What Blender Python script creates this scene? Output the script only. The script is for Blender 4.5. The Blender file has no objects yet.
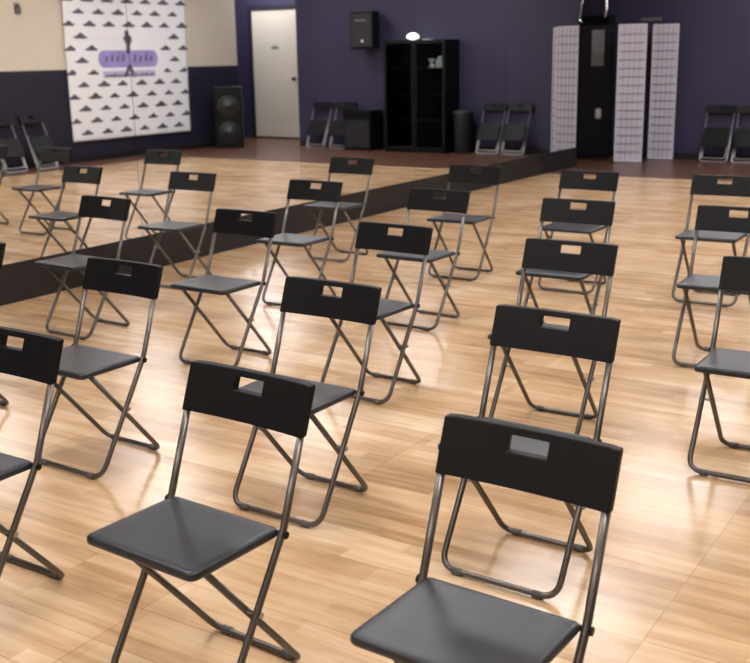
import bpy, bmesh, math, random
from mathutils import Vector, Matrix
random.seed(7)
C = bpy.context.scene.collection
PI = math.pi

# ---------------------------------------------------------------- materials
def mat(name, col, rough=.5, metal=0., spec=.5, bump=0., bscale=40., var=0., vscale=6., coat=0.):
    m = bpy.data.materials.new(name); m.use_nodes = True
    nt = m.node_tree; b = nt.nodes['Principled BSDF']
    b.inputs['Base Color'].default_value = (*col, 1)
    b.inputs['Roughness'].default_value = rough
    b.inputs['Metallic'].default_value = metal
    b.inputs['Specular IOR Level'].default_value = spec
    b.inputs['Coat Weight'].default_value = coat
    tc = nt.nodes.new('ShaderNodeTexCoord')
    n = nt.nodes.new('ShaderNodeTexNoise'); n.inputs['Scale'].default_value = vscale
    n.inputs['Detail'].default_value = 4
    nt.links.new(tc.outputs['Object'], n.inputs['Vector'])
    if var:
        r = nt.nodes.new('ShaderNodeValToRGB')
        r.color_ramp.elements[0].position = .3; r.color_ramp.elements[1].position = .7
        r.color_ramp.elements[0].color = (*[c*(1-var) for c in col], 1)
        r.color_ramp.elements[1].color = (*[min(1, c*(1+var)) for c in col], 1)
        nt.links.new(n.outputs['Fac'], r.inputs['Fac'])
        nt.links.new(r.outputs['Color'], b.inputs['Base Color'])
    if bump:
        n2 = nt.nodes.new('ShaderNodeTexNoise'); n2.inputs['Scale'].default_value = bscale
        nt.links.new(tc.outputs['Object'], n2.inputs['Vector'])
        bp = nt.nodes.new('ShaderNodeBump'); bp.inputs['Strength'].default_value = bump
        bp.inputs['Distance'].default_value = .01
        nt.links.new(n2.outputs['Fac'], bp.inputs['Height'])
        nt.links.new(bp.outputs['Normal'], b.inputs['Normal'])
    return m

def emit(name, col, s):
    m = bpy.data.materials.new(name); m.use_nodes = True
    b = m.node_tree.nodes['Principled BSDF']
    b.inputs['Base Color'].default_value = (*col, 1)
    b.inputs['Emission Color'].default_value = (*col, 1)
    b.inputs['Emission Strength'].default_value = s
    return m

def floor_mat(name, tones, rough, seam=.8):
    m = bpy.data.materials.new(name); m.use_nodes = True
    nt = m.node_tree; L = nt.links.new; N = nt.nodes.new
    b = nt.nodes['Principled BSDF']
    tc = N('ShaderNodeTexCoord')
    mp = N('ShaderNodeMapping'); mp.inputs['Location'].default_value = (.8, .11, 0)
    L(tc.outputs['Object'], mp.inputs['Vector'])
    # laminate boards 1.22 x 0.2, running across the room
    br = N('ShaderNodeTexBrick'); br.offset = .0; br.offset_frequency = 2
    br.inputs['Scale'].default_value = 1
    br.inputs['Brick Width'].default_value = 1.3; br.inputs['Row Height'].default_value = .19
    br.inputs['Mortar Size'].default_value = .0025; br.inputs['Mortar Smooth'].default_value = .3
    br.inputs['Color1'].default_value = (0, 0, 0, 1); br.inputs['Color2'].default_value = (1, 1, 1, 1)
    br.inputs['Mortar'].default_value = (.5, .5, .5, 1)
    L(mp.outputs['Vector'], br.inputs['Vector'])
    # narrow strips printed on each board
    st = N('ShaderNodeTexBrick'); st.offset = .37; st.offset_frequency = 3
    st.inputs['Scale'].default_value = 1
    st.inputs['Brick Width'].default_value = .42; st.inputs['Row Height'].default_value = .0633
    st.inputs['Mortar Size'].default_value = .0; st.inputs['Bias'].default_value = 0
    st.inputs['Color1'].default_value = (0, 0, 0, 1); st.inputs['Color2'].default_value = (1, 1, 1, 1)
    L(mp.outputs['Vector'], st.inputs['Vector'])
    g = N('ShaderNodeMapping'); g.inputs['Scale'].default_value = (1.6, 16, 1)
    L(tc.outputs['Object'], g.inputs['Vector'])
    gn = N('ShaderNodeTexNoise'); gn.inputs['Scale'].default_value = 1.6; gn.inputs['Detail'].default_value = 6
    gn.inputs['Distortion'].default_value = .6
    L(g.outputs['Vector'], gn.inputs['Vector'])
    bl = N('ShaderNodeTexNoise'); bl.inputs['Scale'].default_value = 2.6; bl.inputs['Detail'].default_value = 3
    L(tc.outputs['Object'], bl.inputs['Vector'])
    def mth(op, a, bb):
        n = N('ShaderNodeMath'); n.operation = op
        for i, v in enumerate((a, bb)):
            if isinstance(v, (int, float)): n.inputs[i].default_value = v
            else: L(v, n.inputs[i])
        return n.outputs[0]
    bw1 = N('ShaderNodeRGBToBW'); L(br.outputs['Color'], bw1.inputs[0])
    bw2 = N('ShaderNodeRGBToBW'); L(st.outputs['Color'], bw2.inputs[0])
    f = mth('MULTIPLY', bw1.outputs[0], .20)
    f = mth('ADD', f, mth('MULTIPLY', bw2.outputs[0], .22))
    f = mth('ADD', f, mth('MULTIPLY', gn.outputs['Fac'], .62))
    f = mth('ADD', f, mth('MULTIPLY', bl.outputs['Fac'], .5))
    f = mth('SUBTRACT', f, .27)
    r = N('ShaderNodeValToRGB'); e = r.color_ramp.elements
    e[0].position = .12; e[0].color = (*tones[0], 1); e[1].position = .88; e[1].color = (*tones[2], 1)
    k = e.new(.5); k.color = (*tones[1], 1)
    L(f, r.inputs['Fac'])
    mx = N('ShaderNodeMix'); mx.data_type = 'RGBA'; mx.blend_type = 'MULTIPLY'
    L(br.outputs['Fac'], mx.inputs[0]); L(r.outputs['Color'], mx.inputs[6])
    mx.inputs[7].default_value = (seam, seam*.93, seam*.85, 1)
    L(mx.outputs[2], b.inputs['Base Color'])
    rr = N('ShaderNodeMapRange'); rr.inputs[3].default_value = rough-.06; rr.inputs[4].default_value = rough+.1
    L(gn.outputs['Fac'], rr.inputs[0]); L(rr.outputs[0], b.inputs['Roughness'])
    bp = N('ShaderNodeBump'); bp.inputs['Strength'].default_value = .17; bp.inputs['Distance'].default_value = .012
    wv = N('ShaderNodeTexNoise'); wv.inputs['Scale'].default_value = 3.2; wv.inputs['Detail'].default_value = 2
    L(tc.outputs['Object'], wv.inputs['Vector'])
    L(wv.outputs['Fac'], bp.inputs['Height']); L(bp.outputs['Normal'], b.inputs['Normal'])
    b.inputs['Specular IOR Level'].default_value = .55
    return m

M = dict(
    floor=floor_mat('maple laminate', ((.33, .18, .08), (.59, .39, .215), (.77, .59, .39)), .20),
    brown=floor_mat('brown laminate', ((.085, .036, .022), (.12, .056, .034), (.155, .078, .048)), .3),
    purple=mat('purple wall paint', (.030, .026, .072), .62, bump=.15, bscale=60, var=.06, vscale=1.5),
    dpurple=mat('dark purple wainscot paint', (.014, .0125, .03), .55, bump=.1, var=.06, vscale=1.5),
    cream=mat('cream wall paint', (.66, .60, .49), .7, bump=.15, bscale=60, var=.03, vscale=1.5),
    ceil=mat('ceiling tile', (.72, .71, .69), .85, bump=.2),
    strip=mat('black painted kick board', (.0065, .0048, .0055), .6, bump=.1, var=.2, vscale=3),
    plastic=mat('black plastic', (.0045, .0045, .005), .5, spec=.22, bump=.06, bscale=180),
    seat=mat('charcoal plastic seat', (.017, .0205, .028), .36, spec=.5, bump=.08, bscale=220, var=.1, vscale=9),
    steel=mat('grey lacquered steel tube', (.15, .138, .125), .33, metal=.8, var=.12, vscale=14),
    fsteel=mat('bright steel tube', (.42, .41, .43), .35, metal=.8, var=.1, vscale=14),
    cap=mat('grey plastic foot', (.10, .10, .10), .5),
    bolt=mat('steel bolt', (.4, .39, .38), .3, metal=1),
    black=mat('black lacquer', (.003, .004, .0045), .4, spec=.25),
    dark=mat('dark blue grey laminate', (.0045, .0042, .009), .5, spec=.15),
    grille=mat('speaker grille', (.012, .013, .015), .6, bump=.5, bscale=400),
    cone=mat('speaker cone', (.016, .019, .02), .3),
    chrome=mat('chrome', (.75, .74, .78), .2, metal=1),
    white=mat('white lacquer', (.62, .60, .68), .5),
    paper=mat('rice paper', (.56, .545, .63), .8, bump=.1, bscale=90, var=.04),
    lattice=mat('grey lattice slats', (.25, .24, .31), .6),
    door=mat('white door paint', (.66, .62, .55), .5, var=.02),
    banner=mat('white vinyl cloth', (.92, .94, .98), .5, var=.02, vscale=1.2),
    print_=mat('dark grey print', (.10, .095, .135), .6, var=.3, vscale=7),
    lilac=mat('violet print', (.36, .31, .66), .6, var=.12, vscale=5),
    lilac2=mat('pale violet print', (.52, .52, .78), .6, var=.1, vscale=5),
    grey=mat('grey pane', (.14, .14, .16), .3, var=.15, vscale=8),
    wht=mat('white ceramic', (.75, .77, .75), .35),
    bin=mat('dark grey plastic bin', (.022, .026, .024), .5),
    lamp=emit('lit white lamp shade', (1, .97, .95), 3.0),
    tube=emit('lit ceiling diffuser', (.99, .975, .985), 11.6),
)
def mirror_mat():
    m = bpy.data.materials.new('wall mirror'); m.use_nodes = True
    nt = m.node_tree; b = nt.nodes['Principled BSDF']
    b.inputs['Base Color'].default_value = (.87, .87, .87, 1)
    b.inputs['Metallic'].default_value = 1; b.inputs['Roughness'].default_value = .012
    tc = nt.nodes.new('ShaderNodeTexCoord'); n = nt.nodes.new('ShaderNodeTexNoise')
    n.inputs['Scale'].default_value = .9; nt.links.new(tc.outputs['Object'], n.inputs['Vector'])
    r = nt.nodes.new('ShaderNodeMapRange'); r.inputs[3].default_value = .004; r.inputs[4].default_value = .022
    nt.links.new(n.outputs['Fac'], r.inputs[0]); nt.links.new(r.outputs[0], b.inputs['Roughness'])
    return m
M['mirror'] = mirror_mat()
def glass_mat():
    m = bpy.data.materials.new('cabinet glass'); m.use_nodes = True
    b = m.node_tree.nodes['Principled BSDF']
    n = m.node_tree.nodes.new('ShaderNodeTexNoise'); n.inputs['Scale'].default_value = 3
    r = m.node_tree.nodes.new('ShaderNodeMapRange'); r.inputs[3].default_value = .02; r.inputs[4].default_value = .06
    m.node_tree.links.new(n.outputs['Fac'], r.inputs[0]); m.node_tree.links.new(r.outputs[0], b.inputs['Roughness'])
    b.inputs['Base Color'].default_value = (.55, .62, .6, 1)
    b.inputs['Transmission Weight'].default_value = 1; b.inputs['IOR'].default_value = 1.03
    b.inputs['Specular IOR Level'].default_value = .3
    return m
M['glass'] = glass_mat()

# ---------------------------------------------------------------- helpers
def obj(name, bm, m, parent=None, smooth=False, bevel=0):
    me = bpy.data.meshes.new(name)
    bmesh.ops.recalc_face_normals(bm, faces=bm.faces)
    bm.to_mesh(me); bm.free()
    for x in (m if isinstance(m, (list, tuple)) else [m]): me.materials.append(x)
    o = bpy.data.objects.new(name, me); C.objects.link(o)
    if smooth:
        for p in me.polygons: p.use_smooth = True
    if bevel:
        b = o.modifiers.new('bevel', 'BEVEL'); b.width = bevel; b.segments = 2; b.limit_method = 'ANGLE'
        b.angle_limit = math.radians(40)
    if parent: o.parent = parent
    return o

def box(bm, x0, x1, y0, y1, z0, z1, mi=0, M4=None):
    vs = [bm.verts.new((x, y, z)) for x in (x0, x1) for y in (y0, y1) for z in (z0, z1)]
    if M4 is not None:
        for v in vs: v.co = M4 @ v.co
    for f in ((0, 1, 3, 2), (4, 6, 7, 5), (0, 4, 5, 1), (2, 3, 7, 6), (0, 2, 6, 4), (1, 5, 7, 3)):
        fc = bm.faces.new([vs[i] for i in f]); fc.material_index = mi
    return vs

def bx(*a, **k):
    bm = bmesh.new(); box(bm, *a, **k); return bm

def rounded(pts, rad, seg=6):
    """a polyline with its inner corners rounded"""
    P = [Vector(p) for p in pts]; out = [P[0]]
    for i in range(1, len(P)-1):
        a = (P[i-1]-P[i]).normalized(); b = (P[i+1]-P[i]).normalized()
        ang = a.angle(b); d = rad/math.tan(ang/2)
        d = min(d, .45*(P[i-1]-P[i]).length, .45*(P[i+1]-P[i]).length)
        s, e = P[i]+a*d, P[i]+b*d
        for k in range(seg+1):
            t = k/seg
            out.append(s*(1-t)**2+P[i]*2*t*(1-t)+e*t*t)
    out.append(P[-1]); return out

def tube(bm, pts, r, n=10, flat=1., cap=True):
    pts = [Vector(p) for p in pts]; rings = []
    t0 = (pts[1]-pts[0]).normalized()
    up = Vector((0, 0, 1)) if abs(t0.z) < .9 else Vector((0, 1, 0))
    nrm = (up-t0*up.dot(t0)).normalized()
    for i, p in enumerate(pts):
        t = ((pts[min(i+1, len(pts)-1)]-p).normalized()+(p-pts[max(i-1, 0)]).normalized()).normalized()
        nrm = (nrm-t*nrm.dot(t)).normalized(); bn = t.cross(nrm)
        rings.append([bm.verts.new(p+nrm*math.cos(2*PI*k/n)*r*flat+bn*math.sin(2*PI*k/n)*r) for k in range(n)])
    for a, b in zip(rings, rings[1:]):
        for k in range(n): bm.faces.new((a[k], a[(k+1) % n], b[(k+1) % n], b[k]))
    if cap: bm.faces.new(rings[0][::-1]); bm.faces.new(rings[-1])

def lathe(bm, prof, n=24, c=(0, 0, 0), axis='z'):
    rings = []
    for r, z in prof:
        ring = []
        for k in range(n):
            a = 2*PI*k/n; x, y = r*math.cos(a), r*math.sin(a)
            v = {'z': (x, y, z), 'y': (x, z, y), 'x': (z, x, y)}[axis]
            ring.append(bm.verts.new(Vector(v)+Vector(c)))
        rings.append(ring)
    for a, b in zip(rings, rings[1:]):
        for k in range(n): bm.faces.new((a[k], a[(k+1) % n], b[(k+1) % n], b[k]))
    bm.faces.new(rings[0][::-1]); bm.faces.new(rings[-1])

def thing(name, label, cat, loc=(0, 0, 0), rz=0, group=None):
    o = bpy.data.objects.new(name, None); C.objects.link(o)
    o.empty_display_size = .1
    o.location = loc; o.rotation_euler = (0, 0, rz); o['label'] = label; o['category'] = cat
    if group: o['group'] = group
    return o

def tag(o, label, cat, group=None):
    o['label'] = label; o['category'] = cat
    if group: o['group'] = group
    return o

def struct(name, bm, m, **k):
    o = obj(name, bm, m, **k); o['kind'] = 'structure'; return o

# ---------------------------------------------------------------- room shell
XM = -5.776          # mirror plane
XR = 1.65            # right wall
YB = 15.85           # back wall
YN, HC = -2.6, 3.4
bm = bmesh.new()
def quad(bm, x0, x1, y0, y1, z, mi=0):
    f = bm.faces.new([bm.verts.new(p) for p in ((x0, y0, z), (x1, y0, z), (x1, y1, z), (x0, y1, z))]); f.material_index = mi
box(bm, XM-.8, 3.2, YN-.1, 17.4, -.12, 0, 1)
struct('floor', bm, [M['floor'], M['brown']])
fl = bpy.data.objects['floor']
# the pale laminate laid on the brown floor, stopping short of the back and right walls
struct('trim_1', bx(XM, .95, YN, 13.25, -.0005, .003), M['floor'])
struct('ceiling', bx(XM-.8, 3.2, YN-.1, 17.4, HC, HC+.1), M['ceil'])
# left wall (carries the mirrors) stops at y 14.3; beyond it a shallow recess
struct('wall_left', bx(XM-.6, XM-.012, YN, 14.27, 0, HC), M['purple'])
struct('wall_recess', bx(XM-.8, XM-.6, YN, YB+.1, 0, HC), M['purple'])
struct('wall_back', bx(XM-.8, .2, YB, 17.4, 0, HC), M['purple'])
struct('wall_alcove', bx(.2, 3.2, 17.2, 17.4, 0, HC), M['purple'])
struct('wall_alcove_side', bx(3.0, 3.2, 15.9, 17.2, 0, HC), M['purple'])
bm = bmesh.new()
box(bm, XR, 3.2, YN, 15.9, 0, 1.44, 0); box(bm, XR, 3.2, YN, 15.9, 1.44, HC, 1)
struct('wall_right', bm, [M['dpurple'], M['cream']])
struct('wall_front', bx(XM-.8, 3.2, YN-.1, YN, 0, HC), M['cream'])
# black kick board under the mirrors
struct('baseboard_left', bx(XM-.012, XM+.004, YN, 14.28, 0, .268), M['strip'])
struct('baseboard_back', bx(XM-.55, .2, YB-.014, YB, 0, .09), M['strip'])
struct('baseboard_right', bx(XR-.014, XR, YN, 15.9, 0, .09), M['strip'])

# mirrors: seven tall sheets
edges = [14.25, 11.98, 9.82, 7.78, 5.75, 3.72, 1.7, -.3]
ml = ['farthest wall mirror, beside the dark cabinet, reflecting a pair of folded chairs',
      'wall mirror reflecting the right side of the tall black display cabinet',
      'wall mirror reflecting the wall speaker and left side of the display cabinet',
      'wall mirror reflecting the white door and right half of the printed banner',
      'wall mirror at the left edge, reflecting the left half of the banner',
      'wall mirror outside the left edge of the view', 'wall mirror nearest the camera, outside the view']
for i in range(5):
    e = edges
    o = obj('wall_mirror', bx(XM-.011, XM, e[i+1]+.002, e[i]-.002, .268, 2.85), M['mirror'])
    tag(o, ml[i], 'mirror', 'wall mirrors above the black kick board')

# ---------------------------------------------------------------- folding chair
H, W = .77, .4046
VT, VF, VR = -.196, .181, -.167      # top of back, front foot, rear foot (forward positive)
VS = -.075                           # frame position at seat height, where the tube bends
def vlong(z): return VT+(VS-VT)*(H-z)/(H-.43) if z > .43 else VS+(VF-VS)*(1-z/.43)
def L3(u, v, z): return (u, -v, z)   # chair faces local -Y

def back_frame_bm():
    bm = bmesh.new(); w = W/2-.007
    z0 = .0135
    pts = [L3(-w, vlong(.655), .655), L3(-w, VS, .43), L3(-w, VF, z0), L3(w, VF, z0), L3(w, VS, .43), L3(w, vlong(.655), .655)]
    P = rounded(pts, .055, 7)
    tube(bm, P, .0098, 10); return bm
def rear_frame_bm():
    bm = bmesh.new(); w = .158
    z0 = .0115
    P = rounded([L3(-w, .165, .408), L3(-w, VR, z0), L3(w, VR, z0), L3(w, .165, .408)], .045, 7)
    tube(bm, P, .0095, 10); return bm
def backrest_bm(th=.024, W=.412):
    bm = bmesh.new(); hb = .124
    xs = sorted(set([-W/2+W*i/16 for i in range(17)]+[-.048, .048]))
    xs = [x for x in xs if abs(abs(x)-.048) < 1e-6 or abs(abs(x)-.048) > .008]
    zs = [0, .03, .066, .085, .112, hb]      # hole between .068 and .102
    zs = [0, .03, .072, .107, .118, hb]
    tilt = (VF-VT)/H
    def pos(x, z, s):
        bow = .010*(1-(2*x/W)**2)
        zz = z
        if abs(abs(x)-W/2) < 1e-6 and z == hb: zz = z-.002   # softened top corners
        Z = H-hb+zz
        v = vlong(Z)-bow+s*th/2
        return L3(x, v, Z)
    G = {s: [[bm.verts.new(pos(x, z, s)) for x in xs] for z in zs] for s in (-1, 1)}
    def hole(i, j): return zs[j] == .072 and xs[i] >= -.0481 and xs[i+1] <= .0481
    nx, nz = len(xs)-1, len(zs)-1
    for j in range(nz):
        for i in range(nx):
            if hole(i, j): continue
            for s in (-1, 1):
                g = G[s]; bm.faces.new((g[j][i], g[j][i+1], g[j+1][i+1], g[j+1][i]))
            for (a, b, ii, jj) in (((j, i), (j, i+1), i, j-1), ((j+1, i), (j+1, i+1), i, j+1), ((j, i), (j+1, i), i-1, j), ((j, i+1), (j+1, i+1), i+1, j)):
                out = ii < 0 or jj < 0 or ii >= nx or jj >= nz or hole(ii, jj)
                if out:
                    f, k = G[1], G[-1]
                    bm.faces.new((f[a[0]][a[1]], f[b[0]][b[1]], k[b[0]][b[1]], k[a[0]][a[1]]))
    return bm
def seat_outline(t=1.):
    # rear narrower corners, rounded; list of (u, v)
    a, b = .1845, .186; vr, vf = -.074, .226
    cs = [(-a, vr, .016), (a, vr, .016), (b, vf, .022), (-b, vf, .022)]
    out = []; n = len(cs)
    for i in range(n):
        x, y, r = cs[i]
        p = Vector((x, y)); q = Vector(cs[i-1][:2]); s = Vector(cs[(i+1) % n][:2])
        d1 = (q-p).normalized(); d2 = (s-p).normalized()
        A, B = p+d1*r, p+d2*r
        for k in range(6):
            u = k/5; out.append(A*(1-u)**2+p*2*u*(1-u)+B*u*u)
        nxt = Vector(cs[(i+1) % n][:2]); rn = cs[(i+1) % n][2]
        e = nxt+(p-nxt).normalized()*rn
        for k in range(1, 5): out.append(B.lerp(e, k/5))
    return out
def seat_bm(zt=.433, th=.022):
    bm = bmesh.new(); o = seat_outline(); c = Vector((0, .0725)); rings = []
    prof = [(0.25, -.0015), (.55, -.0014), (.82, -.0006), (.93, 0), (.985, -.002), (1, -.007), (1, -th+.004), (.985, -th), (.6, -th+.004), (.25, -th+.004)]
    for t, dz in prof:
        rings.append([bm.verts.new(L3(*(c+(p-c)*t), zt+dz-(.006 if (p.y > .19 and t > .9) else 0)*0)) for p in o])
    n = len(o)
    for a, b in zip(rings, rings[1:]):
        for k in range(n): bm.faces.new((a[k], a[(k+1) % n], b[(k+1) % n], b[k]))
    bm.faces.new(rings[0][::-1]); bm.faces.new(rings[-1])
    return bm
def make_chair():
    t = thing('folding_chair', '', 'chair')
    obj('seat', seat_bm(), M['seat'], t, smooth=True)
    obj('backrest', backrest_bm(), M['plastic'], t, bevel=.003)
    obj('back_frame', back_frame_bm(), M['steel'], t, smooth=True)
    obj('rear_leg_frame', rear_frame_bm(), M['steel'], t, smooth=True)
    for s in (-1, 1):
        b = bmesh.new(); tube(b, [L3(s*.158, .0323, .2497), L3(s*.207, .0323, .2497)], .005, 8)
        lathe(b, [(.008, 0), (.008, .003)], 10, L3(s*.207, .0323, .2497), 'x')
        obj('hinge_bolt', b, M['bolt'], t)
        b = bmesh.new(); vz = vlong(.420)
        tube(b, [L3(s*.17, vz, .420), L3(s*.208, vz, .420)], .0065, 8)
        lathe(b, [(.010, 0), (.010, .004)], 10, L3(s*.2065, vz, .420), 'x')
        obj('seat_pin', b, M['plastic'], t)
        for v, w in ((VF, .135), (VR, .110)):
            b = bmesh.new(); tube(b, [L3(s*w-.016, v, .0118), L3(s*w+.016, v, .0118)], .0118, 10)
            obj('foot_cap', b, M['cap'], t, smooth=True)
    return t
def dup(root, loc, rz, label, group=None, rx=0):
    r = root.copy(); C.objects.link(r); r.location = loc; r.rotation_euler = (rx, 0, rz)
    r['label'] = label
    if group: r['group'] = group
    for ch in list(root.children):
        c = ch.copy(); C.objects.link(c); c.parent = r
    return r

G = 'black folding chairs set out in rows on the dance floor'
R = 'row'
chairs = [
 # x, y, rotation, label
 (-.892, 1.779, -2.3, 'nearest black folding chair, largest in view, at the photo\'s bottom right'),
 (-1.695, 1.827, -3.4, 'front black folding chair with its whole square grey seat in view, left of centre'),
 (-2.583, 1.817, -.5, 'front black folding chair cut off by the left edge, its backrest handle slot visible'),
 (-1.269, 2.806, -1.9, 'black folding chair directly behind the nearest one at bottom right'),
 (-2.149, 2.857, -1.6, 'black folding chair directly behind the one whose whole square seat is in view'),
 (-3.118, 2.794, -1.5, 'second black folding chair back near the left edge, above the cut-off front chair'),
 (-4.141, 2.868, -.5, 'black folding chair almost outside the left edge, just its backrest end and feet showing'),
 (-1.718, 4.023, -.4, 'third black folding chair back in the column behind the nearest chair'),
 (-2.646, 4.096, -2.4, 'third black folding chair back in the centre column, bright slot, floor all around'),
 (-3.605, 4.158, -1.6, 'black folding chair with dim slot, backrest half against the kick board left of centre'),
 (-4.754, 4.253, -2.5, 'black folding chair at left, its seat before the kick board, beside the mirror'),
 (-.858, 3.981, .4, 'nearest of the chairs at the right edge, half cut off, large grey seat'),
 (-2.192, 5.289, 1.0, 'fourth black folding chair back in the column behind the nearest chair'),
 (-3.116, 5.370, -2.5, 'fourth chair back in the centre column, its backrest merging with the kick board'),
 (-4.081, 5.459, 0., 'fourth-row black folding chair left of centre, lit slot, seat against the kick board'),
 (-5.210, 5.539, 1.2, 'fourth-row black folding chair beside the mirror, below the reflected banner\'s right edge'),
 (-1.352, 5.356, 1.1, 'second of the chairs at the right edge, its seat level with the backrest before it'),
 (-2.687, 6.697, -1.0, 'rearmost black folding chair in the column behind the nearest chair'),
 (-3.561, 6.726, 1.2, 'rearmost chair at centre, backrest dim against the kick board, wide seat facing left'),
 (-4.765, 6.906, -1.6, 'rearmost chair by the mirror, below the reflected wall speaker'),
 (-1.794, 6.760, .8, 'rearmost of the chairs at the right edge, by the brown floor'),
]
c0 = make_chair()
for i, (x, y, a, lab) in enumerate(chairs):
    if i == 0:
        c0.location = (x, y, .003); c0.rotation_euler = (0, 0, math.radians(a)); c0['label'] = lab; c0['group'] = G
    else: dup(c0, (x, y, .003), math.radians(a), lab, G)

# folded chair: the frames closed flat, leaning on a wall (local -Y faces the room)
def make_folded():
    t = thing('folded_chair', '', 'chair')
    w = W/2-.0105
    bm = bmesh.new(); tube(bm, rounded([(-w, 0, .74), (-w, 0, .011), (w, 0, .011), (w, 0, .74)], .055, 7), .0115, 10)
    obj('back_frame', bm, M['fsteel'], t, smooth=True)
    bm = bmesh.new(); tube(bm, rounded([(-.163, -.006, .53), (-.163, -.006, .06), (.163, -.006, .06), (.163, -.006, .53)], .045, 7), .0082, 10)
    obj('rear_leg_frame', bm, M['fsteel'], t, smooth=True)
    b = backrest_bm(); 
    for v in b.verts: v.co.y += -(-vlong(v.co.z)); v.co.z += .075
    obj('backrest', b, M['plastic'], t, bevel=.003)
    b = seat_bm()
    bmesh.ops.rotate(b, verts=b.verts, cent=(0, .064, .433), matrix=Matrix.Rotation(math.radians(82), 3, 'X'))
    for v in b.verts: v.co.y -= .115; v.co.z += .06
    obj('seat', b, M['plastic'], t, smooth=True)
    return t
f0 = make_folded()
FG = 'folded chairs leaning against the walls'
lean = math.radians(-22)
fold = [
 (-4.2, YB-.345, 0, 'folded black chair leaning on the purple wall at right, the whole one of the pair'),
 (-3.75, YB-.345, 0, 'folded black chair leaning on the purple wall, cut off by the right edge'),
 (-.36, YB-.345, 0, 'folded black chair next to the white door, seen in the mirror'),
 (-.86, YB-.345, 0, 'folded black chair between its twin and the black amplifier box, seen in the mirror'),
 (XR-.345, 10.95, -90, 'folded chair on the dark wainscot, the one nearer the banner, seen in the mirror'),
 (XR-.345, 10.37, -90, 'folded chair leaning on the dark wainscot at the far left edge of the mirror reflection'),
]
for i, (x, y, a, lab) in enumerate(fold):
    if i == 0:
        f0.location = (x, y, .001); f0.rotation_euler = (lean, 0, math.radians(a)); f0['label'] = lab; f0['group'] = FG
    else: dup(f0, (x, y, .001), math.radians(a), lab, FG, rx=lean)

# ---------------------------------------------------------------- folding shoji screen
screens = []
for lab, quads in (('white two-panel lattice folding screen beside the dark upright cabinet, standing nearer the camera', (((-5.49, 15.0), (-5.10, 15.10)), ((-5.49, 15.03), (-5.20, 15.30)))),
                   ('right-hand white lattice folding screen, a little farther back, close to the purple wall', (((-5.19, 15.6), (-4.81, 15.62)), ((-5.17, 15.63), (-4.90, 15.81))))):
    t = thing('folding_screen', lab, 'screen', group='white folding screens by the back wall')
    screens += [(t, q) for q in quads]
for t, (pa, pb) in screens:
    a, b = Vector((*pa, 0)), Vector((*pb, 0)); d = (b-a); n = d.length; ang = math.atan2(d.y, d.x)
    T = Matrix.Translation(a) @ Matrix.Rotation(ang, 4, 'Z')
    HS = 1.93; fw = .022
    def B(bm, *c): box(bm, *c, M4=T)
    bm = bmesh.new()
    B(bm, .004, fw, -.011, .011, .012, HS); B(bm, n-fw, n-.004, -.011, .011, .012, HS)
    B(bm, fw, n-fw, -.011, .011, HS-fw, HS); B(bm, fw, n-fw, -.011, .011, .012, .012+fw)
    fr = obj('screen_panel', bm, M['white'], t)
    bm = bmesh.new(); B(bm, fw, n-fw, .003, .005, .03, HS-.02); obj('paper', bm, M['paper'], fr)
    bm = bmesh.new()
    for i in range(1, 5):
        x = fw+(n-2*fw)*i/5; B(bm, x-.0025, x+.0025, -.005, .002, .034, HS-fw)
    for i in range(1, 16):
        z = .034+(HS-fw-.034)*i/16; B(bm, fw, n-fw, -.006, .0025, z-.009, z+.009)
    obj('lattice', bm, M['lattice'], fr)

# ---------------------------------------------------------------- dark cabinet beyond the mirror's end
t = thing('upright_cabinet', 'tall dark upright cabinet between the mirror end and the white folding screen', 'cabinet', (-5.965, 15.37, 0), math.radians(20))
w = .262
bm = bmesh.new(); box(bm, -w, w, 0, .36, .05, 1.94); box(bm, -w+.02, w-.02, .02, .34, 0, .05)
obj('body', bm, M['dark'], t, bevel=.006)
obj('cabinet_door', bx(-w+.012, w-.012, -.018, 0, .07, 1.925), M['dark'], t, bevel=.004)
p = obj('window_pane', bx(-.055, .125, -.026, -.018, 1.36, 1.87), M['grey'], t, bevel=.003); p['label'] = 'grey window pane'
bm = bmesh.new(); lathe(bm, [(.028, 0), (.03, -.02), (.03, -.05), (.012, -.055)][::-1], 16, (.07, -.02, .70), 'y')
lathe(bm, [(.035, 0), (.045, .03), (.045, .12), (.03, .15)], 16, (.07, -.065, .60))
q = obj('white_holder', bm, M['wht'], t, smooth=True)
q['label'] = 'small white fitting on the cabinet front'
t = thing('hook_stand', 'chrome hooked tubes rising from a black base on top of the dark cabinet', 'stand', (-5.98, 15.56, 1.94))
obj('base', bx(-.25, .18, -.06, .14, 0, .14), M['black'], t, bevel=.01)
for x, s in ((-.25, -1), (.05, 1)):
    bm = bmesh.new()
    pp = [(x+.02, -.08, .02), (x-.03, -.12, .08), (x-.03, -.04, .28), (x-.03, -.02, .42), (x+.03, 0, .52), (x+.1, 0, .50)]
    if s > 0: pp = [(x, -.02, .08), (x+.05, -.05, .12), (x+.06, -.05, .22), (x+.05, -.03, .40), (x-.01, 0, .50), (x-.08, 0, .48)]
    tube(bm, rounded(pp, .06, 4), .018 if s < 0 else .024, 10); obj('tube', bm, M['chrome'], t, smooth=True)
# small pale plate above the screen
o = obj('wall_plate', bx(-5.45, -5.15, YB-.03, YB, 1.985, 2.03), M['grey'], bevel=.004)
tag(o, 'small pale grey plate on the purple wall just above the folding screen', 'wall plate')

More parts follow.
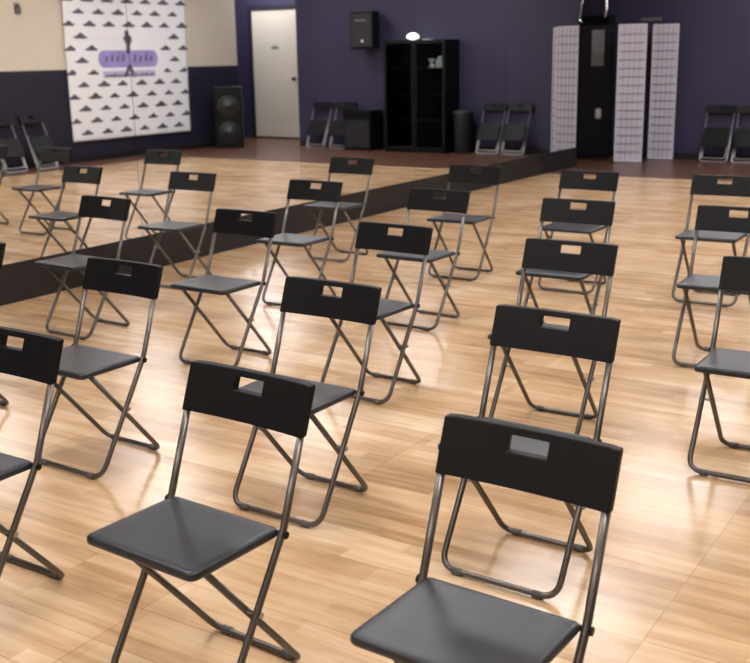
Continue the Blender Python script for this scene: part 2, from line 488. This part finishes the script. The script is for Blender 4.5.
# ---------------------------------------------------------------- things seen only in the mirror
# display cabinet
t = thing('display_cabinet', 'tall black glass-fronted display cabinet against the purple wall, seen in the mirror', 'cabinet', (-2.5, 15.37, 0))
w = .58; D = .45; HT = 1.80
bm = bmesh.new()
box(bm, -w, -w+.03, 0, D, 0, HT); box(bm, w-.03, w, 0, D, 0, HT); box(bm, -w+.03, w-.03, D-.02, D, 0, HT)
box(bm, -w+.03, w-.03, 0, D-.02, HT-.04, HT); box(bm, -w+.03, w-.03, 0, D-.02, 0, .08)
obj('body', bm, M['black'], t)
for z in (.5, .92, 1.34): obj('shelf', bx(-w+.03, w-.03, .03, D-.02, z, z+.015), M['black'], t)
for s in (-1, 1):
    x0, x1 = (-w+.004, -.003) if s < 0 else (.003, w-.004)
    bm = bmesh.new(); f = .045
    box(bm, x0, x0+f, -.02, 0, .03, HT-.01); box(bm, x1-f, x1, -.02, 0, .03, HT-.01)
    box(bm, x0+f, x1-f, -.02, 0, HT-.055, HT-.01); box(bm, x0+f, x1-f, -.02, 0, .03, .09)
    d = obj('cabinet_door', bm, M['black'], t)
    obj('glass_pane', bx(x0+f, x1-f, -.013, -.009, .09, HT-.055), M['glass'], d)
    hx = x1-.022 if s < 0 else x0+.022
    bm = bmesh.new(); tube(bm, rounded([(hx, -.018, .85), (hx, -.045, .85), (hx, -.045, 1.0), (hx, -.018, 1.0)], .012, 4), .005, 8)
    obj('handle', bm, M['dark'], d)
t = thing('dome_lamp', 'small glowing white dome lamp on top of the display cabinet', 'lamp', (-2.40, 15.5, HT))
bm = bmesh.new(); lathe(bm, [(.07, 0), (.075, .008), (.03, .015), (.025, .03)], 20); obj('base', bm, M['wht'], t, smooth=True)
bm = bmesh.new(); lathe(bm, [(.08, .03), (.10, .045), (.09, .07), (.065, .095), (.03, .11), (.004, .112)], 24); obj('lamp_shade', bm, M['lamp'], t, smooth=True)
o = obj('paper_sheet', bx(-2.72, -2.58, 15.5, 15.62, HT, HT+.015), M['wht'])
tag(o, 'small flat white pad lying beside the glowing lamp on the display cabinet', 'pad')
bm = bmesh.new(); lathe(bm, [(.05, 0), (.06, .02), (.03, .05), (.025, .09), (.055, .13), (.05, .15)], 16, (-2.77, 15.47, 1.356))
tag(obj('white_vase', bm, M['wht'], smooth=True), 'small white vase on the top shelf, nearest the cabinet middle', 'vase', 'white ornaments in the display cabinet')
bm = bmesh.new(); lathe(bm, [(.07, 0), (.085, .03), (.08, .09), (.05, .16), (.02, .19)], 16, (-2.93, 15.47, 1.356))
tag(obj('white_jar', bm, M['wht'], smooth=True), 'rounded white jar on the top shelf, nearest the cabinet side', 'jar', 'white ornaments in the display cabinet')

# wall speaker
t = thing('wall_speaker', 'black loudspeaker mounted high on the purple wall above the folded chairs', 'speaker', (-1.4, YB-.19, 1.68))
bm = bmesh.new()
vs = box(bm, -.23, .23, -.17, .13, 0, .61)
for v in bm.verts:
    if v.co.y > 0: v.co.x *= .75
obj('cabinet_body', bm, M['black'], t, bevel=.015)
g = obj('grille', bx(-.205, .205, -.182, -.17, .04, .57), M['grille'], t, bevel=.004)
obj('name_strip', bx(-.12, .12, -.186, -.182, .45, .475), M['grey'], g)
bm = bmesh.new(); lathe(bm, [(.02, 0), (.022, -.006)][::-1], 12, (-.03, -.182, .13), 'y'); obj('badge', bm, M['wht'], g)
obj('wall_bracket', bx(-.06, .06, .13, .19, .2, .4), M['dark'], t)
# floor box left of the cabinet
t = thing('floor_amplifier', 'low black amplifier box on the floor left of the display cabinet, in the mirror', 'amplifier', (-1.33, 15.6, 0))
obj('box_body', bx(-.28, .28, -.2, .2, .02, .67), M['black'], t, bevel=.012)
obj('grille', bx(-.25, .25, -.212, -.2, .05, .5), M['grille'], t)
obj('control_panel', bx(-.25, .25, -.208, -.2, .53, .64), M['dark'], t)
for x in (-.24, .24):
    for y in (-.16, .16):
        bm = bmesh.new(); lathe(bm, [(.02, 0), (.022, .02)], 12, (x, y, 0)); obj('rubber_foot', bm, M['black'], t)
# bin
t = thing('waste_bin', 'dark waste bin on the floor right of the display cabinet, in the mirror', 'bin', (-3.275, 15.6, 0))
bm = bmesh.new(); lathe(bm, [(.13, 0), (.14, .01), (.16, .60), (.165, .62)], 24); obj('bin_body', bm, M['bin'], t, smooth=True)
bm = bmesh.new(); lathe(bm, [(.17, .62), (.175, .63), (.17, .66), (.12, .69), (.02, .70)], 24); obj('lid', bm, M['bin'], t, smooth=True)

# floor speaker by the corner
t = thing('floor_speaker', 'black floor loudspeaker with two round cones in the room corner, seen in the mirror', 'speaker', (1.24, 15.1, 0), math.radians(-38))
obj('speaker_body', bx(-.25, .25, -.2, .2, 0, 1.08), M['black'], t, bevel=.015)
for z, r in ((.74, .19), (.28, .19)):
    bm = bmesh.new(); lathe(bm, [(r, 0), (r, -.02), (r-.02, -.024)], 32, (0, -.2, z), 'y'); k = obj('cone_ring', bm, M['cone'], t, smooth=False)
    bm = bmesh.new(); lathe(bm, [(r-.025, -.024), (r-.06, -.03), (.06, -.026), (.05, -.04), (.005, -.05)], 32, (0, -.2, z), 'y'); obj('woofer_cone', bm, M['cone'], k, smooth=True)

# white door in the alcove
bm = bmesh.new(); box(bm, 1.10, 2.33, 17.14, 17.2, 0, 2.54)
dr = bmesh.new()
o = struct('door_1', bx(1.17, 2.27, 17.15, 17.19, .03, 2.47), M['door'], bevel=.004)
bm.free()
bm = bmesh.new(); box(bm, 1.09, 1.165, 17.13, 17.2, 0, 2.55); box(bm, 2.275, 2.35, 17.13, 17.2, 0, 2.55); box(bm, 1.165, 2.275, 17.13, 17.2, 2.475, 2.55)
struct('trim_2', bm, M['dpurple'])
bm = bmesh.new(); lathe(bm, [(.03, 0), (.03, -.01), (.012, -.015), (.012, -.04), (.03, -.05), (.03, -.08), (.01, -.09)][::-1], 16, (1.25, 17.15, 1.16), 'y')
obj('door_knob', bm, M['dark'], o, smooth=True)
bm = bmesh.new(); box(bm, 1.62, 1.80, 17.143, 17.15, 1.73, 1.78); box(bm, 1.70, 1.72, 17.143, 17.15, 1.78, 1.82)
s = obj('door_sign', bm, M['grey'], o); s['label'] = 'small dark sign on the door'

# ---------------------------------------------------------------- banner on the right wall
t = thing('hanging_banner', 'large white banner printed with rows of dark marks and a violet oval', 'banner', (XR-.03, 0, 0))
y0, y1, z0, z1 = 11.76, 14.48, .33, 2.82
def wav(y, z): return -.006-.010*math.sin(y*5.1+z*1.3)*math.sin(z*1.1)-.006*math.exp(-((z-2.35)/.03)**2)-.006*math.exp(-((z-1.94)/.03)**2)-.006*math.exp(-((z-1.33)/.03)**2)
bm = bmesh.new(); ny, nz = 60, 70
def slant(y, z): return 0
g = [[[bm.verts.new((wav(y0+(y1-y0)*i/ny, z0+(z1-z0)*j/nz)-s*.003, y0+(y1-y0)*i/ny, z0+(z1-z0)*j/nz)) for i in range(ny+1)] for j in range(nz+1)] for s in (0, 1)]
for s in (0, 1):
    for j in range(nz):
        for i in range(ny): bm.faces.new((g[s][j][i], g[s][j][i+1], g[s][j+1][i+1], g[s][j+1][i]))
for j in range(nz):
    for i in (0, ny): bm.faces.new((g[0][j][i], g[0][j+1][i], g[1][j+1][i], g[1][j][i]))
for i in range(ny):
    for j in (0, nz): bm.faces.new((g[0][j][i], g[0][j][i+1], g[1][j][i+1], g[1][j][i]))
cl = obj('cloth', bm, M['banner'], t, smooth=True)
def flat(bm, poly, depth=.0015):
    my = sum(p[0] for p in poly)/len(poly); mz = sum(p[1] for p in poly)/len(poly); base = wav(my, mz)-(.0115 if depth > .002 else .006)
    vs = [bm.verts.new((base, y, z)) for y, z in poly]
    ws = [bm.verts.new((base-depth, y, z)) for y, z in poly]
    n = len(vs)
    bm.faces.new(ws)
    for k in range(n): bm.faces.new((vs[k], vs[(k+1) % n], ws[(k+1) % n], ws[k]))
def drape(bm, y0_, y1_, zlo, zhi, n=40, m=6, off=.008):
    G_ = [[bm.verts.new((wav(y, zlo(y)+(zhi(y)-zlo(y))*j/m)-off, y, zlo(y)+(zhi(y)-zlo(y))*j/m)) for j in range(m+1)] for y in [y0_+(y1_-y0_)*i/n for i in range(n+1)]]
    for i in range(n):
        for j in range(m): bm.faces.new((G_[i][j], G_[i+1][j], G_[i+1][j+1], G_[i][j+1]))
    r_ = bmesh.ops.extrude_face_region(bm, geom=list(bm.faces))
    for v in r_['geom']:
        if isinstance(v, bmesh.types.BMVert): v.co.x += .003
def mark(bm, y, z, s=1.):
    # low dome on a wider brim
    pts = [(-.15, .004), (-.10, -.02), (.10, -.02), (.15, .004), (.09, .018), (.06, .042), (.015, .072), (-.02, .06), (-.05, .036), (-.09, .018)]
    flat(bm, [(y+a*s, z+b*s) for a, b in pts])
bm = bmesh.new(); row = 0; z = .44
while z < 2.78:
    n = 6 if row % 2 == 0 else 7
    off = .30 if row % 2 == 0 else .09
    for i in range(n):
        y = y0+off+i*.424
        if y > y1-.05: continue
        if 1.24 < z < 2.05 and y0+.55 < y < y1-.6: continue
        mark(bm, y, z, random.uniform(.85, 1.08))
    z += .186; row += 1
obj('printed_marks', bm, M['print_'], cl)
cy, cz, hw, hh = 13.08, 1.59, .68, .135
def half(y):
    d = max(0, abs(y-cy)-(hw-hh)); return math.sqrt(max(hh*hh-d*d, 1e-5))
bm = bmesh.new(); drape(bm, cy-hw, cy+hw, lambda y: cz-half(y), lambda y: cz+half(y)); obj('violet_oval', bm, M['lilac'], cl)
bm = bmesh.new(); drape(bm, cy-.60, cy+.58, lambda y: 1.30, lambda y: 1.40); obj('violet_band', bm, M['lilac2'], cl)
bm = bmesh.new()   # blurred lettering strokes and the leaning figure
for k in range(9):
    y = cy-.5+k*.125
    if abs(y-cy) < .1: continue
    flat(bm, [(y-.018, 1.55), (y+.02, 1.55), (y+.03, 1.63+.03*(k % 2)), (y-.008, 1.63+.03*(k % 2))], .003)
for k in range(14):
    y = cy-.52+k*.08
    flat(bm, [(y-.025, 1.315), (y+.028, 1.315), (y+.028, 1.345+.01*(k % 3)), (y-.025, 1.345)], .003)
fig = [(-.03, 1.68), (.05, 1.68), (.06, 1.80), (.10, 1.86), (.11, 1.93), (.05, 1.97), (.045, 2.02), (0, 2.05), (-.04, 2.02), (-.035, 1.96), (-.08, 1.93), (-.05, 1.86), (-.02, 1.82)]
flat(bm, [(cy+a-.02, b) for a, b in fig], .003)
flat(bm, [(cy-.13, 1.30), (cy-.07, 1.30), (cy+.0, 1.42), (cy+.09, 1.29), (cy+.14, 1.30), (cy+.03, 1.50), (cy-.03, 1.50)], .003)
obj('dark_figure_print', bm, M['print_'], cl)
bm = bmesh.new(); tube(bm, [(-.012, y0-.05, 2.825), (-.012, y1+.05, 2.825)], .012, 10); obj('hanging_rod', bm, M['chrome'], t)

# small wall hook on the cream wall
t = thing('wall_hook', 'small grey metal hook on the cream wall at the mirror\'s top left', 'hook', (XR, 10.93, 2.25))
obj('plate', bx(-.012, 0, -.05, .05, 0, .16), M['bolt'], t, bevel=.003)
bm = bmesh.new(); tube(bm, rounded([(-.01, 0, .12), (-.07, 0, .10), (-.08, 0, .02), (-.05, 0, .01)], .03, 4), .012, 8); obj('hook', bm, M['cap'], t, smooth=True)

# ---------------------------------------------------------------- ceiling lights
def fixture(x, y, label, first=[None], sx=.6, sy=.3):
    if first[0] is None:
        t = thing('ceiling_light', label, 'ceiling light', (x, y, HC-.05), 0, 'fluorescent ceiling lights over the hall')
        bm = bmesh.new(); f = .03
        box(bm, -sx-f, -sx, -sy-f, sy+f, 0, .05); box(bm, sx, sx+f, -sy-f, sy+f, 0, .05)
        box(bm, -sx, sx, -sy-f, -sy, 0, .05); box(bm, -sx, sx, sy, sy+f, 0, .05)
        obj('frame', bm, M['white'], t)
        obj('diffuser', bx(-sx, sx, -sy, sy, .015, .03), M['tube'], t)
        first[0] = t; return t
    return dup(first[0], (x, y, HC-.05), 0, label)
for y in (-.8, 2.2, 5.2, 8.2, 11.2, 14.0):
    for x in (-3.3, -.4):
        fixture(x, y, 'white fluorescent light panel in the ceiling above the chairs')
dup(bpy.data.objects['ceiling_light'], (1.7, 16.5, HC-.05), 0, 'added unseen light panel in the alcove ceiling, brightening the white door')  # extra unseen panel, added in the alcove to brighten the white door

# ---------------------------------------------------------------- world, camera, view
w = bpy.data.worlds.new('world'); bpy.context.scene.world = w; w.use_nodes = True
w.node_tree.nodes['Background'].inputs['Color'].default_value = (.5, .5, .5, 1)
w.node_tree.nodes['Background'].inputs['Strength'].default_value = .3

cam = bpy.data.cameras.new('camera'); co = bpy.data.objects.new('camera', cam); C.objects.link(co)
fwd = Vector((-0.52459651, 0.81382995, -0.24995864)); rt = Vector((0.84287635, 0.53780796, -0.01794603)); up = Vector((-0.11982473, 0.22009865, 0.96809019))
co.matrix_world = Matrix(((rt.x, up.x, -fwd.x, 0), (rt.y, up.y, -fwd.y, 0), (rt.z, up.z, -fwd.z, 1.5478), (0, 0, 0, 1)))
cam.sensor_width = 36; cam.lens = 36*1063.65/750; cam.dof.use_dof = True; cam.dof.focus_distance = 3.4; cam.dof.aperture_fstop = 5.0; cam.clip_end = 100; cam.clip_start = .05
bpy.context.scene.camera = co
sc = bpy.context.scene
sc.view_settings.view_transform = 'Standard'; sc.view_settings.look = 'None'
sc.view_settings.gamma = 1; sc.view_settings.use_curve_mapping = False
sc.view_settings.exposure = .95
sc.cycles.max_bounces = 8; sc.cycles.diffuse_bounces = 5; sc.cycles.glossy_bounces = 5
